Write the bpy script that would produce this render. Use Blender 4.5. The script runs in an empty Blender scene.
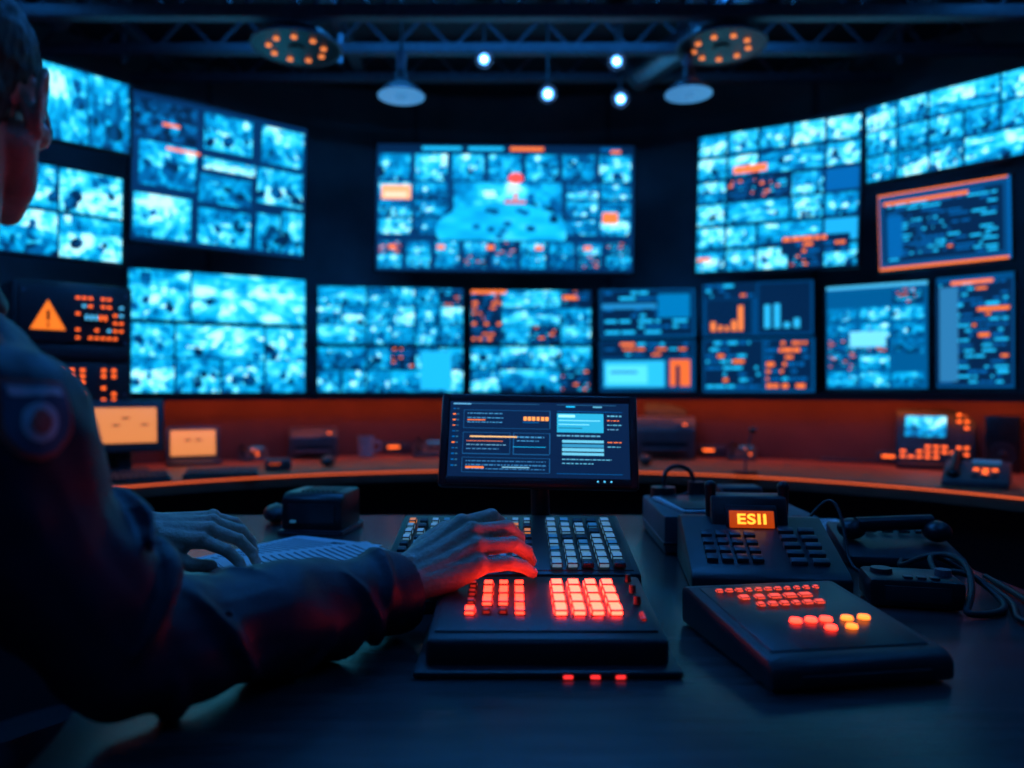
import bpy, bmesh, math, random
import numpy as np
from mathutils import Vector, Matrix
R=random.Random(7); NR=np.random.RandomState(23)
scene=bpy.context.scene
EYE=1.07; F=768.0
def S(px,py,D): return Vector(((px-512)*D/F, D, EYE+(390-py)*D/F))

# ---------------------------------------------------------------- materials
def newmat(name):
    m=bpy.data.materials.new(name); m.use_nodes=True
    nt=m.node_tree; return m,nt,nt.nodes['Principled BSDF']
def mat(name,col,rough=.5,metal=0,nscale=40,namt=.15,bump=.0,emis=None,es=0,bscale=None,coat=0,stretch=None):
    m,nt,p=newmat(name)
    tc=nt.nodes.new('ShaderNodeTexCoord'); mp=nt.nodes.new('ShaderNodeMapping')
    nt.links.new(tc.outputs['Object'],mp.inputs['Vector'])
    if stretch: mp.inputs['Scale'].default_value=stretch
    n=nt.nodes.new('ShaderNodeTexNoise'); n.inputs['Scale'].default_value=nscale; n.inputs['Detail'].default_value=4
    nt.links.new(mp.outputs[0],n.inputs['Vector'])
    r=nt.nodes.new('ShaderNodeValToRGB'); r.color_ramp.elements[0].position=.3; r.color_ramp.elements[1].position=.7
    r.color_ramp.elements[0].color=tuple(c*(1-namt) for c in col)+(1,)
    r.color_ramp.elements[1].color=tuple(min(1,c*(1+namt)) for c in col)+(1,)
    nt.links.new(n.outputs[0],r.inputs[0]); nt.links.new(r.outputs[0],p.inputs['Base Color'])
    p.inputs['Roughness'].default_value=rough; p.inputs['Metallic'].default_value=metal
    p.inputs['Coat Weight'].default_value=coat
    if bump>0:
        b=nt.nodes.new('ShaderNodeBump'); b.inputs['Strength'].default_value=bump; b.inputs['Distance'].default_value=.01
        n2=nt.nodes.new('ShaderNodeTexNoise'); n2.inputs['Scale'].default_value=bscale or nscale; n2.inputs['Detail'].default_value=5
        nt.links.new(mp.outputs[0],n2.inputs['Vector'])
        nt.links.new(n2.outputs[0],b.inputs['Height']); nt.links.new(b.outputs[0],p.inputs['Normal'])
    if emis:
        p.inputs['Emission Color'].default_value=emis+(1,); p.inputs['Emission Strength'].default_value=es
    return m
M={}
M['black']=mat('black_plastic',(.011,.014,.020),.34,nscale=60,bump=.05,bscale=500)
M['dark']=mat('charcoal_plastic',(.022,.028,.037),.38,nscale=30,bump=.05,bscale=400)
M['grey']=mat('grey_plastic',(.08,.10,.13),.5)
M['pgrey']=mat('warm_grey_plastic',(.07,.07,.08),.42)
M['key']=mat('dark_keycap',(.04,.05,.07),.4)
M['metal']=mat('brushed_metal',(.28,.34,.42),.35,1)
M['dmetal']=mat('painted_steel',(.10,.13,.17),.5,.2)
M['wall']=mat('slate_wall_paint',(.17,.25,.29),.8,nscale=3,namt=.3,bump=.1,bscale=60)
M['floor']=mat('dark_carpet_floor',(.02,.022,.028),.85,nscale=80,namt=.4,bump=.3,bscale=200)
M['ceil']=mat('dark_ceiling_paint',(.05,.075,.10),.9,nscale=5)
M['desk']=mat('slate_laminate_desk',(.045,.050,.055),.25,nscale=5,namt=.35,bump=.04,bscale=40,stretch=(1.0,9,1))
M['deskedge']=mat('walnut_desk_edge',(.14,.07,.045),.4,nscale=12)
M['bdesk']=mat('reddish_wood_desk',(.55,.13,.055),.5,nscale=6,namt=.25,stretch=(1,5,1))
M['splash']=mat('terracotta_panel',(.15,.055,.045),.8,nscale=4,namt=.2)
M['skin']=mat('skin',(.60,.37,.28),.38,nscale=60,namt=.12,bump=.25,bscale=170)
M['skin'].node_tree.nodes['Principled BSDF'].inputs['Subsurface Weight'].default_value=.12
M['skin'].node_tree.nodes['Principled BSDF'].inputs['Subsurface Radius'].default_value=(.012,.004,.002)
M['nail']=mat('fingernail',(.66,.42,.36),.22,nscale=20,namt=.05)
M['hair']=mat('dark_hair',(.010,.009,.010),.55,nscale=60,namt=.5,bump=.8,bscale=120,stretch=(1,1,.25))
M['jacket']=mat('navy_uniform_cloth',(.009,.014,.042),.48,nscale=8,namt=.2,bump=.12,bscale=300)
M['trouser']=mat('navy_trouser_cloth',(.01,.012,.025),.8,bump=.3,bscale=20)
M['eyew']=mat('eye_white',(.7,.7,.7),.2,namt=.02)
M['iris']=mat('iris_brown',(.05,.025,.01),.15)
M['paper']=mat('paper',(.62,.66,.7),.7,nscale=300,namt=.03)
M['ink']=mat('printed_ink',(.04,.05,.08),.7)
M['rubber']=mat('cable_rubber',(.015,.015,.018),.5)
M['mug']=mat('mug_ceramic',(.3,.32,.36),.25)
M['patch']=mat('patch_cloth',(.10,.12,.20),.8)
M['patchr']=mat('patch_red',(.70,.12,.10),.8)
M['patchw']=mat('patch_silver',(.75,.65,.75),.7)
def em(name,c,s): M[name]=mat(name,tuple(x*.5 for x in c),.4,emis=c,es=s,namt=.05)
em('orange',(1,.17,.02),1.2); em('orangehot',(1,.17,.02),3.4); em('redbtn',(1,.032,.016),7.0); em('redhot',(1,.032,.018),17)
em('bulb',(1,.25,.06),1.2); em('sign',(1,.20,.015),1.15); em('leds',(1,.13,.018),2.0); em('redglint',(1,.03,.03),1.6)
em('reddim',(.8,.03,.02),.5); em('keyblue',(.25,.68,1),.24); em('keyteal',(.08,.5,.9),.13); em('keyor',(1,.30,.08),.5)
em('cyan',(.1,.6,1),1.2); em('spot',(.10,.42,1),4.0); em('spotcore',(.4,.7,1),16); em('panel',(.025,.27,1),13); em('fill_wide',(.02,.28,.9),7); em('lampblue',(.08,.35,.75),.6)
em('strip',(1,.17,.05),7.5); em('edgeglint',(1,.14,.04),.9); em('redlamp',(1,.04,.02),14); em('orscreen',(.85,.27,.08),.95)
m,nt,p=newmat('display_pixels'); a=nt.nodes.new('ShaderNodeAttribute'); a.attribute_name='Col'
nt.links.new(a.outputs['Color'],p.inputs['Emission Color']); p.inputs['Emission Strength'].default_value=1.4
p.inputs['Base Color'].default_value=(.005,.006,.008,1); p.inputs['Roughness'].default_value=.3; M['disp']=m

# ---------------------------------------------------------------- mesh builder
def align(d):
    return Vector(d).normalized().to_track_quat('Z','Y').to_matrix().to_4x4()
class B:
    def __init__(s): s.bm=bmesh.new(); s.ms=[]
    def mi(s,k):
        if k not in s.ms: s.ms.append(k)
        return s.ms.index(k)
    def _set(s,verts,k):
        i=s.mi(k); fs=set(f for v in verts for f in v.link_faces)
        for f in fs: f.material_index=i
        return fs
    def box(s,c,size,k,bevel=0,rot=None,seg=2):
        Mx=Matrix.Translation(Vector(c))@(rot.to_4x4() if rot else Matrix())@Matrix.Diagonal((size[0],size[1],size[2],1))
        g=bmesh.ops.create_cube(s.bm,size=1,matrix=Mx); s._set(g['verts'],k)
        if bevel:
            es=list(set(e for v in g['verts'] for e in v.link_edges))
            bmesh.ops.bevel(s.bm,geom=es,offset=bevel,segments=seg,affect='EDGES',profile=.5)
    def cyl(s,p0,p1,r0,r1,k,seg=20):
        p0=Vector(p0);p1=Vector(p1);d=p1-p0
        g=bmesh.ops.create_cone(s.bm,cap_ends=True,segments=seg,radius1=r0,radius2=r1,depth=d.length,matrix=Matrix.Translation((p0+p1)/2)@align(d))
        s._set(g['verts'],k)
    def sph(s,c,r,k,seg=16,rot=None):
        if not hasattr(r,'__len__'): r=(r,r,r)
        g=bmesh.ops.create_uvsphere(s.bm,u_segments=seg,v_segments=max(8,seg*2//3),radius=1,matrix=Matrix.Translation(Vector(c))@(rot.to_4x4() if rot else Matrix())@Matrix.Diagonal((r[0],r[1],r[2],1)))
        s._set(g['verts'],k)
    def cap(s,p0,r0,p1,r1,k='skin',seg=16):
        s.sph(p0,r0,k,seg); s.sph(p1,r1,k,seg); s.cyl(p0,p1,r0,r1,k,seg)
    def prism(s,x0,x1,prof,k,bevel=0,taper=0):
        n=len(prof); va=[s.bm.verts.new((x0,y,z)) for y,z in prof]; vb=[s.bm.verts.new((x1,y,z)) for y,z in prof]
        i=s.mi(k); fs=[s.bm.faces.new(va[::-1]),s.bm.faces.new(vb)]
        for j in range(n): fs.append(s.bm.faces.new((va[j],va[(j+1)%n],vb[(j+1)%n],vb[j])))
        for f in fs: f.material_index=i
        bmesh.ops.recalc_face_normals(s.bm,faces=fs)
        if bevel: bmesh.ops.bevel(s.bm,geom=list(set(e for f in fs for e in f.edges)),offset=bevel,segments=2,affect='EDGES',profile=.5)
    def poly(s,pts,z0,z1,k,bevel=0,kside=None):
        n=len(pts); va=[s.bm.verts.new((x,y,z0)) for x,y in pts]; vb=[s.bm.verts.new((x,y,z1)) for x,y in pts]
        i=s.mi(k); j2=s.mi(kside or k); top=s.bm.faces.new(vb); bot=s.bm.faces.new(va[::-1]); fs=[top,bot]; top.material_index=i;bot.material_index=i
        for j in range(n):
            f=s.bm.faces.new((va[j],va[(j+1)%n],vb[(j+1)%n],vb[j])); f.material_index=j2; fs.append(f)
        bmesh.ops.recalc_face_normals(s.bm,faces=fs)
        if bevel: bmesh.ops.bevel(s.bm,geom=list(top.edges),offset=bevel,segments=2,affect='EDGES',profile=.5)
    def arc(s,c,r0,r1,a0,a1,z0,z1,k,n=48):
        ring=[]
        for t in range(n+1):
            a=a0+(a1-a0)*t/n; sn,cs=math.sin(a),math.cos(a)
            ring.append([s.bm.verts.new((c[0]+r*sn,c[1]+r*cs,z)) for r,z in ((r0,z0),(r1,z0),(r1,z1),(r0,z1))])
        i=s.mi(k); fs=[s.bm.faces.new(ring[0]),s.bm.faces.new(ring[-1][::-1])]
        for t in range(n):
            for q in range(4):
                A=ring[t];C=ring[t+1]; fs.append(s.bm.faces.new((A[q],C[q],C[(q+1)%4],A[(q+1)%4])))
        for f in fs: f.material_index=i
        bmesh.ops.recalc_face_normals(s.bm,faces=fs)
    def torus(s,c,r,t,k,rot=None,n=32,m=8,a0=0,a1=2*math.pi):
        Mx=Matrix.Translation(Vector(c))@(rot.to_4x4() if rot else Matrix())
        pts=[Mx@Vector((r*math.cos(a0+(a1-a0)*i/n),r*math.sin(a0+(a1-a0)*i/n),0)) for i in range(n+1)]
        for i in range(n): s.cyl(pts[i],pts[i+1],t,t,k,m)
    def tri(s,pts,k):
        f=s.bm.faces.new([s.bm.verts.new(p) for p in pts]); f.material_index=s.mi(k)
    def finish(s,name,loc=(0,0,0),rz=0,parent=None,smooth=True,matrix=None,sc=1):
        me=bpy.data.meshes.new(name); s.bm.to_mesh(me); s.bm.free()
        for k in s.ms: me.materials.append(M[k])
        if smooth:
            me.polygons.foreach_set('use_smooth',[True]*len(me.polygons)); me.set_sharp_from_angle(angle=math.radians(38))
        o=bpy.data.objects.new(name,me); scene.collection.objects.link(o)
        if matrix is not None: o.matrix_world=matrix
        else: o.location=loc; o.rotation_euler=(0,0,rz); o.scale=(sc,sc,sc)
        if parent: o.parent=parent
        return o
RX=lambda a: Matrix.Rotation(a,3,'X')
RZ=lambda a: Matrix.Rotation(a,3,'Z')
RY=lambda a: Matrix.Rotation(a,3,'Y')
def empty(name,loc=(0,0,0)):
    o=bpy.data.objects.new(name,None); scene.collection.objects.link(o); o.location=loc; o.empty_display_size=.1; return o

# ---------------------------------------------------------------- display contents
stops=np.array([0,.20,.38,.56,.74,.90,1.0])
cols=np.array([[.0002,.003,.014],[.0003,.018,.07],[.0,.085,.28],[.0,.24,.56],[.005,.48,.88],[.08,.80,1.10],[.50,1.1,1.25]])
def ramp(v):
    v=np.clip(v,0,1); return np.stack([np.interp(v,stops,cols[:,i]) for i in range(3)],-1)
def noise(h,w,gh,gw):
    g=NR.rand(gh+1,gw+1); y=np.linspace(0,gh-1e-4,h); x=np.linspace(0,gw-1e-4,w)
    yi=y.astype(int);xi=x.astype(int); fy=(y-yi)[:,None];fx=(x-xi)[None,:]
    fy=fy*fy*(3-2*fy);fx=fx*fx*(3-2*fx)
    a=g[np.ix_(yi,xi)];b=g[np.ix_(yi,xi+1)];c=g[np.ix_(yi+1,xi)];d=g[np.ix_(yi+1,xi+1)]
    return (a*(1-fx)+b*fx)*(1-fy)+(c*(1-fx)+d*fx)*fy
def video(h,w,bright=0.):
    # a surveillance / studio shot: back wall, floor, receding lines, furniture blocks, people
    if h<2 or w<2: return np.zeros((h,w,3))
    yy,xx=np.mgrid[0:h,0:w]; yy=yy/h; xx=xx/w; asp=h/w
    hz=.28+.3*NR.rand(); sl=.5*(NR.rand()-.5)
    top=.40+.45*NR.rand(); flo=.40+.45*NR.rand()
    v=np.where(yy<hz+sl*(xx-.5),top-.15*yy,flo-.15*(yy-hz))
    vx=NR.rand(); ang=np.arctan2(yy-hz,xx-vx); v=v+.10*np.sign(np.sin(ang*(6+6*NR.rand())+6*NR.rand()))*np.clip((yy-hz)*2,0,1)
    v=v+.22*(noise(h,w,2,3)-.5)+.30*(noise(h,w,5,7)-.5)+.30*(noise(h,w,10,14)-.5)+.2*(noise(h,w,18,24)-.5)+bright
    for _ in range(NR.randint(6,14)):
        x0=NR.rand();y0=NR.rand()*.9;ww=.03+.18*NR.rand()**1.5;hh=.04+.2*NR.rand();dv=(.8*(NR.rand()-.5))
        k=.6*(NR.rand()-.5); m=(xx>x0+k*(yy-y0))&(xx<x0+ww+k*(yy-y0))&(yy>y0)&(yy<y0+hh); v=np.where(m,v+dv,v)
    for _ in range(NR.randint(1,6)):
        cx=NR.rand(); cy=.25+.5*NR.rand(); r=.035+.05*NR.rand()**2; lean=.8*(NR.rand()-.5); ww=1.2+.9*NR.rand()
        head=(((xx-cx)/asp)**2+(yy-cy)**2<r*r); bd=((((xx-cx-lean*(yy-cy)*asp)/(asp*ww))**2+((yy-cy-3.0*r)/1.8)**2)<(r*1.25)**2)
        d=.10+.25*NR.rand()
        v=np.where(bd,d+.4*(noise(h,w,6,8)-.4),v); v=np.where(head,(d+.5 if NR.rand()<.6 else d+.1),v)
    if NR.rand()<.5:
        gx=NR.rand();gy=NR.rand()*.5; v=v+.5*np.exp(-(((xx-gx)/asp)**2+(yy-gy)**2)/.02)
    v=v*(1-.35*((xx-.5)**2+(yy-.5)**2))
    return ramp(v)
def px(A,x0,y0,x1,y1):
    h,w=A.shape[:2]; return slice(max(0,int(y0*h)),max(int(y0*h)+1,int(y1*h))),slice(max(0,int(x0*w)),max(int(x0*w)+1,int(x1*w)))
def rect(A,x0,y0,x1,y1,c): s=px(A,x0,y0,x1,y1); A[s]=c
def put(A,x0,y0,x1,y1,fn,*a):
    s=px(A,x0,y0,x1,y1); h=A[s].shape[0]; w=A[s].shape[1]; A[s]=fn(h,w,*a)
OR=(1.0,.20,.035); CY=(.01,.48,.92); WH=(.5,1,1.1); NB=(.0008,.014,.055); MB=(.0,.10,.34); RD=(1,.08,.05)
def ui(h,w,o=.12,rows=12):
    A=np.zeros((h,w,3)); A[:]=NB
    for i in range(rows):
        y=(i+.3)/rows; x=.04
        while x<.92:
            l=.03+.16*NR.rand(); 
            if NR.rand()<.62:
                u=NR.rand(); c=OR if u<o else (CY if u<.45 else MB)
                rect(A,x,y,min(x+l,.96),y+.45/rows,c)
            x+=l+.025
    return A
def flat(h,w,c): A=np.zeros((h,w,3)); A[:]=c; return A
def bars(h,w,c=OR,n=5):
    A=flat(h,w,NB)
    for i in range(n):
        t=.2+.6*NR.rand(); rect(A,.12+i*.76/n,t,.12+(i+.6)*.76/n,.92,c)
    return A
def mosaic(h,w,rows,cols_,br=.05,o=.08,pui=.15,gap=.012,flats=True):
    A=flat(h,w,(.0004,.008,.035))
    for r in range(rows):
        c=0
        while c<cols_:
            sp=2 if (c<cols_-1 and NR.rand()<.15) else 1
            x0=c/cols_+gap/2;x1=(c+sp)/cols_-gap/2;y0=r/rows+gap;y1=(r+1)/rows-gap
            u=NR.rand()
            if u<pui: put(A,x0,y0,x1,y1,ui,.3,5)
            elif u<pui+.04 and flats: put(A,x0,y0,x1,y1,flat,(.01,.36,.75) if NR.rand()<.6 else MB)
            else: put(A,x0,y0,x1,y1,video,br)
            if NR.rand()<o: rect(A,x0+.01,y0+.3*(y1-y0),x0+.5*(x1-x0),y0+.5*(y1-y0),OR)
            c+=sp
    return A
def main_wall(h,w):
    A=flat(h,w,(.0008,.025,.10))
    put(A,0,.0,1,.07,ui,.1,1)
    for i in range(7): put(A,.01+i/7,.08,(i+1)/7-.01,.29,video,.08)
    for r in range(3):
        for c in range(2): put(A,.01+c*.14,.31+r*.14,.14+c*.14,.43+r*.14,video,0.05)
        for c in range(2): put(A,.74+c*.13,.31+r*.14,.86+c*.13,.43+r*.14,video,0.05)
    rect(A,.02,.33,.135,.44,(1,.42,.18)); rect(A,.03,.39,.12,.42,(1,.7,.5))
    rect(A,.88,.53,.94,.62,OR); rect(A,.91,.04,.95,.06,OR)
    put(A,.30,.30,.72,.74,video,-.12)
    s=px(A,.18,.44,.74,.76); sub=A[s]; hh,ww=sub.shape[:2]; yy,xx=np.mgrid[0:hh,0:ww]; yy=yy/hh;xx=xx/ww
    m=((xx-.55)/.46)**2+((yy-.75)/.7)**2<1
    nn=noise(hh,ww,6,10); v=.70+.22*(nn-.5)
    for _ in range(14):
        cx=.15+.8*NR.rand();cy=.2+.7*NR.rand(); v=np.where((abs(xx-cx)<.025)&(abs(yy-cy)<.06),v-.35,v)
    sub[m]=ramp(v)[m]; A[s]=sub
    s=px(A,.50,.20,.58,.33); sub=A[s]; hh,ww=sub.shape[:2]; yy,xx=np.mgrid[0:hh,0:ww]; mm=((xx/ww-.5)**2+(yy/hh-.5)**2)<.12; sub[mm]=RD; A[s]=sub
    rect(A,.535,.38,.55,.44,(.8,.15,.1)); rect(A,.50,.44,.58,.47,(.6,.1,.1)); rect(A,.49,.12,.52,.2,CY)
    for r in range(2):
        for i in range(9): put(A,.01+i/9,.77+r*.11,(i+1)/9-.008,.87+r*.11,(video if (i+r)%4 else ui))
    for i in range(5): rect(A,.05+i*.19,.80,.08+i*.19,.83,OR)
    return A
def grid_mesh(name,w,h,A,parent,local,key='disp'):
    ny,nx=A.shape[:2]; A=A[::-1]
    xs=np.linspace(-w/2,w/2,nx);ys=np.linspace(-h/2,h/2,ny)
    X,Y=np.meshgrid(xs,ys); V=np.stack([X,Y,np.zeros_like(X)],-1).reshape(-1,3)
    i=np.arange((nx-1)*(ny-1)); r=i//(nx-1);c=i%(nx-1); b=r*nx+c
    Fc=np.stack([b,b+1,b+nx+1,b+nx],-1)
    me=bpy.data.meshes.new(name); me.from_pydata(V.tolist(),[],Fc.tolist())
    at=me.color_attributes.new('Col','FLOAT_COLOR','POINT')
    C=np.ones((ny*nx,4),dtype=np.float32); C[:,:3]=A.reshape(-1,3); at.data.foreach_set('color',C.ravel())
    me.materials.append(M[key]); o=bpy.data.objects.new(name,me); scene.collection.objects.link(o)
    o.parent=parent; o.matrix_local=local; return o
AC=Vector((0,1.27,0)); RW=3.2
def wall_monitor(name,q,DL,DR,fn,res=.0045,bez=.010,lean=0,boost=1):
    TL,TR,BR,BL=[S(p[0],p[1],d) for p,d in zip(q,(DL+lean,DR+lean,DR,DL))]
    ctr=(TL+TR+BR+BL)/4; ex=(TR+BR-TL-BL); w=ex.length/2; ex.normalize()
    ey=(TL+TR-BL-BR); ey-=ex*ey.dot(ex); h=ey.length/2; ey.normalize(); ez=ex.cross(ey)
    Mx=Matrix.Identity(4)
    for i in range(3): Mx[i][0]=ex[i];Mx[i][1]=ey[i];Mx[i][2]=ez[i];Mx[i][3]=ctr[i]
    b=B(); b.box((0,0,-.022),(w+2*bez,h+2*bez,.036),'black',.005)
    b.box((0,0,-.05),(w*.6,h*.6,.03),'dark',.006)
    for sx in(-1,1): b.box((sx*(w/2+bez/2),0,-.001),(bez,h+2*bez,.01),'black',.002)
    for sy in(-1,1): b.box((0,sy*(h/2+bez/2),-.001),(w,bez,.01),'black',.002)
    p=ctr-AC; d=-ez; p2=Vector((p.x,p.y)); d2=Vector((d.x,d.y)); a=d2.dot(d2);bb=2*p2.dot(d2);cc=p2.dot(p2)-RW*RW
    t=(-bb+math.sqrt(max(0,bb*bb-4*a*cc)))/(2*a)
    b.cyl((0,0,-.06),(0,0,-t+.03),.018,.018,'dmetal'); b.box((0,0,-t+.04),(.12,.12,.012),'dmetal',.003)
    o=b.finish(name,matrix=Mx)
    nx=max(24,int(w/res));ny=max(16,int(h/res))
    grid_mesh('display_panel',w,h,fn(ny,nx)*boost,o,Matrix.Translation((0,0,.0005)))
    return o
def stack(q,f,DL,DR,fnA,fnB,gap=.03,name='wall_monitor'):
    TL,TR,BR,BL=q; L=lambda a,b,t:(a[0]+(b[0]-a[0])*t,a[1]+(b[1]-a[1])*t)
    wall_monitor(name,(TL,TR,L(TR,BR,f-gap/2),L(TL,BL,f-gap/2)),DL,DR,fnA,bez=.007)
    wall_monitor(name,(L(TL,BL,f+gap/2),L(TR,BR,f+gap/2),BR,BL),DL,DR,fnB,bez=.007)

wall_monitor('video_wall_display',((377,143),(634,146),(633,272),(376,270)),3.86,3.86,main_wall,.0042,.014)
def bigL(h,w):
    A=flat(h,w,(.0008,.022,.09))
    for x0,y0,x1,y1 in ((.38,.05,.66,.3),(.72,.05,.98,.32),(.38,.36,.68,.44),(.36,.48,.66,.68),(.70,.36,.98,.62),(.02,.68,.32,.97),(.36,.72,.66,.97),(.70,.70,.84,.97),(.86,.66,.99,.97)): put(A,x0,y0,x1,y1,video,.17)
    put(A,.02,.05,.34,.3,video,-.25); put(A,.04,.32,.34,.62,video,-.1); rect(A,.18,.34,.36,.36,OR); rect(A,.16,.18,.25,.2,OR)
    return A
wall_monitor('wall_monitor',((138,91),(311,129),(298,259),(124,237)),3.3,3.8,bigL,.0042)
wall_monitor('wall_monitor',((45,58),(132,88),(125,150),(38,138)),2.88,3.2,lambda h,w:mosaic(h,w,1,2,-.02,.0,.0,flats=False),.0042)
wall_monitor('wall_monitor',((-12,152),(125,180),(118,263),(-16,250)),2.82,3.2,lambda h,w:mosaic(h,w,2,2,.22,0,.0,flats=False),.0042)
def bigR(h,w):
    A=mosaic(h,w,6,5,.15,.05,.12); put(A,.55,.78,.95,.9,ui,.7,3); rect(A,.24,.25,.45,.3,OR); return A
wall_monitor('wall_monitor',((694,138),(857,113),(865,265),(702,273)),3.85,3.42,bigR,.0042)
wall_monitor('wall_monitor',((864,111),(1040,61),(1044,152),(872,180)),3.38,2.86,lambda h,w:mosaic(h,w,3,5,.15,.05,.03),.0042)
def dataR(h,w):
    A=flat(h,w,(.001,.05,.17)); rect(A,0,0,1,.03,OR); rect(A,0,.97,1,1,OR); rect(A,0,0,.012,1,OR); rect(A,.98,0,1,1,MB)
    put(A,.05,.1,.95,.9,ui,.02,16); rect(A,.05,.12,.7,.15,OR); rect(A,.08,.3,.2,.85,MB); rect(A,.25,.3,.55,.85,(.0,.1,.24)); put(A,.25,.3,.55,.85,ui,.0,9); return A
wall_monitor('wall_monitor',((876,196),(1008,175),(1016,257),(883,271)),3.36,3.02,dataR,.004)
stack(((128,268),(306,280),(306,393),(128,393)),.42,3.42,3.80,lambda h,w:mosaic(h,w,1,3,.12,0,0,flats=False),lambda h,w:mosaic(h,w,2,4,.13,.02,.0,flats=False))
stack(((318,286),(463,289),(463,392),(318,392)),.56,3.84,3.92,lambda h,w:mosaic(h,w,3,6,.12,.14,.10),
      lambda h,w:(lambda A:(rect(A,.70,.1,.92,.95,(.01,.42,.8)),A)[1])(mosaic(h,w,2,6,.08,.1,.25)))
def orUI(h,w):
    A=mosaic(h,w,3,4,.08,.1,.2); rect(A,0,0,.3,.08,OR); put(A,.01,.1,.27,.98,ui,.6,9); return A
stack(((471,290),(591,291),(591,392),(471,392)),.54,3.92,3.92,orUI,lambda h,w:mosaic(h,w,2,4,.05,.15,.35))
def tbl(h,w):
    A=flat(h,w,(.0,.06,.2)); put(A,.02,.05,.98,.95,ui,.04,8); rect(A,.03,.3,.6,.42,(.01,.2,.48)); rect(A,.62,.12,.95,.6,(.0,.16,.42)); return A
def tbl2(h,w):
    A=flat(h,w,(.0,.04,.14)); put(A,.02,.05,.98,.35,ui,.25,3); rect(A,.05,.42,.68,.92,(.02,.45,.8)); rect(A,.08,.5,.5,.85,(.08,.65,.95)); rect(A,.12,.6,.4,.65,(.02,.2,.4)); rect(A,.74,.4,.95,.9,(.8,.14,.03)); rect(A,.80,.5,.84,.9,NB); return A
stack(((600,290),(695,288),(695,391),(600,391)),.49,3.92,3.90,tbl,tbl2)
def chartR(h,w):
    A=flat(h,w,(.0,.045,.16)); put(A,.02,.03,.5,.3,ui,.05,3); put(A,.04,.32,.46,.97,bars,(.9,.22,.05),5); put(A,.52,.05,.98,.95,bars,(.02,.42,.8),4); return A
def gridR(h,w):
    A=flat(h,w,(.0,.06,.2)); put(A,.02,.05,.55,.95,ui,.03,8); put(A,.57,.05,.98,.95,ui,.4,7); return A
stack(((703,284),(813,280),(815,392),(703,392)),.50,3.86,3.72,chartR,gridR)
def colR(h,w):
    A=flat(h,w,(.0,.08,.24)); rect(A,0,0,1,.04,(.05,.4,.7))
    for r in range(6):
        for c in range(3):
            if NR.rand()<.8: put(A,.03+c*.32,.07+r*.155,.32+c*.32,.2+r*.155,video if NR.rand()<.6 else ui)
    rect(A,.25,.45,.6,.6,(.15,.65,.95)); return A
wall_monitor('wall_monitor',((826,287),(927,281),(929,388),(828,389)),3.68,3.44,colR,.0045,.008)
def listR(h,w):
    A=flat(h,w,(.0,.06,.2)); put(A,.03,.06,.97,.98,ui,.03,20); rect(A,.2,.05,.75,.08,OR); rect(A,.05,.1,.3,.95,(.02,.16,.36)); rect(A,.55,.3,.95,.33,OR); return A
wall_monitor('wall_monitor',((936,278),(1013,272),(1016,387),(938,388)),3.38,3.16,listR,.0045,.008)

# ---------------------------------------------------------------- room shell
CH=2.78
b=B(); b.box((0,1.3,-.05),(7,7.2,.1),'floor'); b.finish('floor')
b=B(); b.box((0,1.3,CH+.05),(7,7.2,.1),'ceil'); b.finish('ceiling')
b=B(); b.arc((0,1.27),RW,RW+.1,math.radians(-90),math.radians(90),0,CH,'wall',96)
for i in range(-4,5):
    a=math.radians(i*20+10); b.box((RW*math.sin(a)*.998,1.27+RW*math.cos(a)*.998,CH/2),(.03,.012,CH),'dmetal',rot=RZ(-a))
b.finish('wall_back')
b=B(); b.box((-RW-.05,-.5,CH/2),(.1,3.54,CH),'wall'); b.finish('wall_left')
b=B(); b.box((RW+.05,-.5,CH/2),(.1,3.54,CH),'wall'); b.finish('wall_right')
b=B(); b.box((0,-2.3,CH/2),(2*RW+.2,.1,CH),'wall'); b.finish('wall_rear')
b=B(); b.box((1.6,-2.215,1.02),(.9,.05,2.04),'dark',.01); b.box((1.6,-2.19,1.05),(.7,.03,1.6),'grey',.01); b.cyl((1.25,-2.18,1.0),(1.25,-2.12,1.0),.012,.012,'metal'); b.finish('door_1')

b=B()
for y,z,t in ((2.55,2.52,.06),(2.90,2.50,.05),(3.35,2.56,.045),(3.75,2.60,.04)):
    hw=min(2.5,math.sqrt(3.1**2-(y-1.27)**2))
    b.box((0,y,z),(2*hw,t,t),'dmetal',.004); b.box((0,y,z+.14),(2*hw,t*.7,t*.7),'dmetal',.004)
    n=int(hw/.26)
    for i in range(-n,n):
        b.cyl((i*.26,y,z),(i*.26+.13,y,z+.14),.009,.009,'dmetal',8); b.cyl((i*.26+.13,y,z+.14),(i*.26+.26,y,z),.009,.009,'dmetal',8)
for x in (-1.7,-.75,.75,1.7):
    b.box((x,2.2,2.66),(.05,3.2,.05),'dmetal',.004)
for x,y in ((-1.7,2.55),(-.75,2.55),(.75,2.55),(1.7,2.55),(-1.7,3.35),(-.75,3.35),(.75,3.35),(1.7,3.35)): b.cyl((x,y,2.5),(x,y,CH),.012,.012,'metal',8)
b.finish('ceiling_truss')
b=B(); b.cyl((.62,3.7,2.60),(1.25,2.3,2.60),.07,.07,'metal',24)
for t in (0,.33,.66,1): 
    p=Vector((.62,3.7,2.60)).lerp(Vector((1.25,2.3,2.60)),t); d=Vector((.63,-1.4,0)).normalized()*.015; b.cyl(p-d,p+d,.077,.077,'dmetal',24)
    b.cyl(p,(p.x,p.y,CH),.006,.006,'metal',6)
b.finish('air_duct')
b=B(); b.cyl((-1.9,3.2,2.62),(-1.1,2.0,2.62),.05,.05,'dmetal',16); b.cyl((-1.7,3.3,2.66),(-.9,2.1,2.66),.025,.025,'metal',12)
b.cyl((-1.5,2.6,2.6),(-1.5,2.6,CH),.008,.008,'metal',6); b.finish('cable_conduit')
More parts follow.
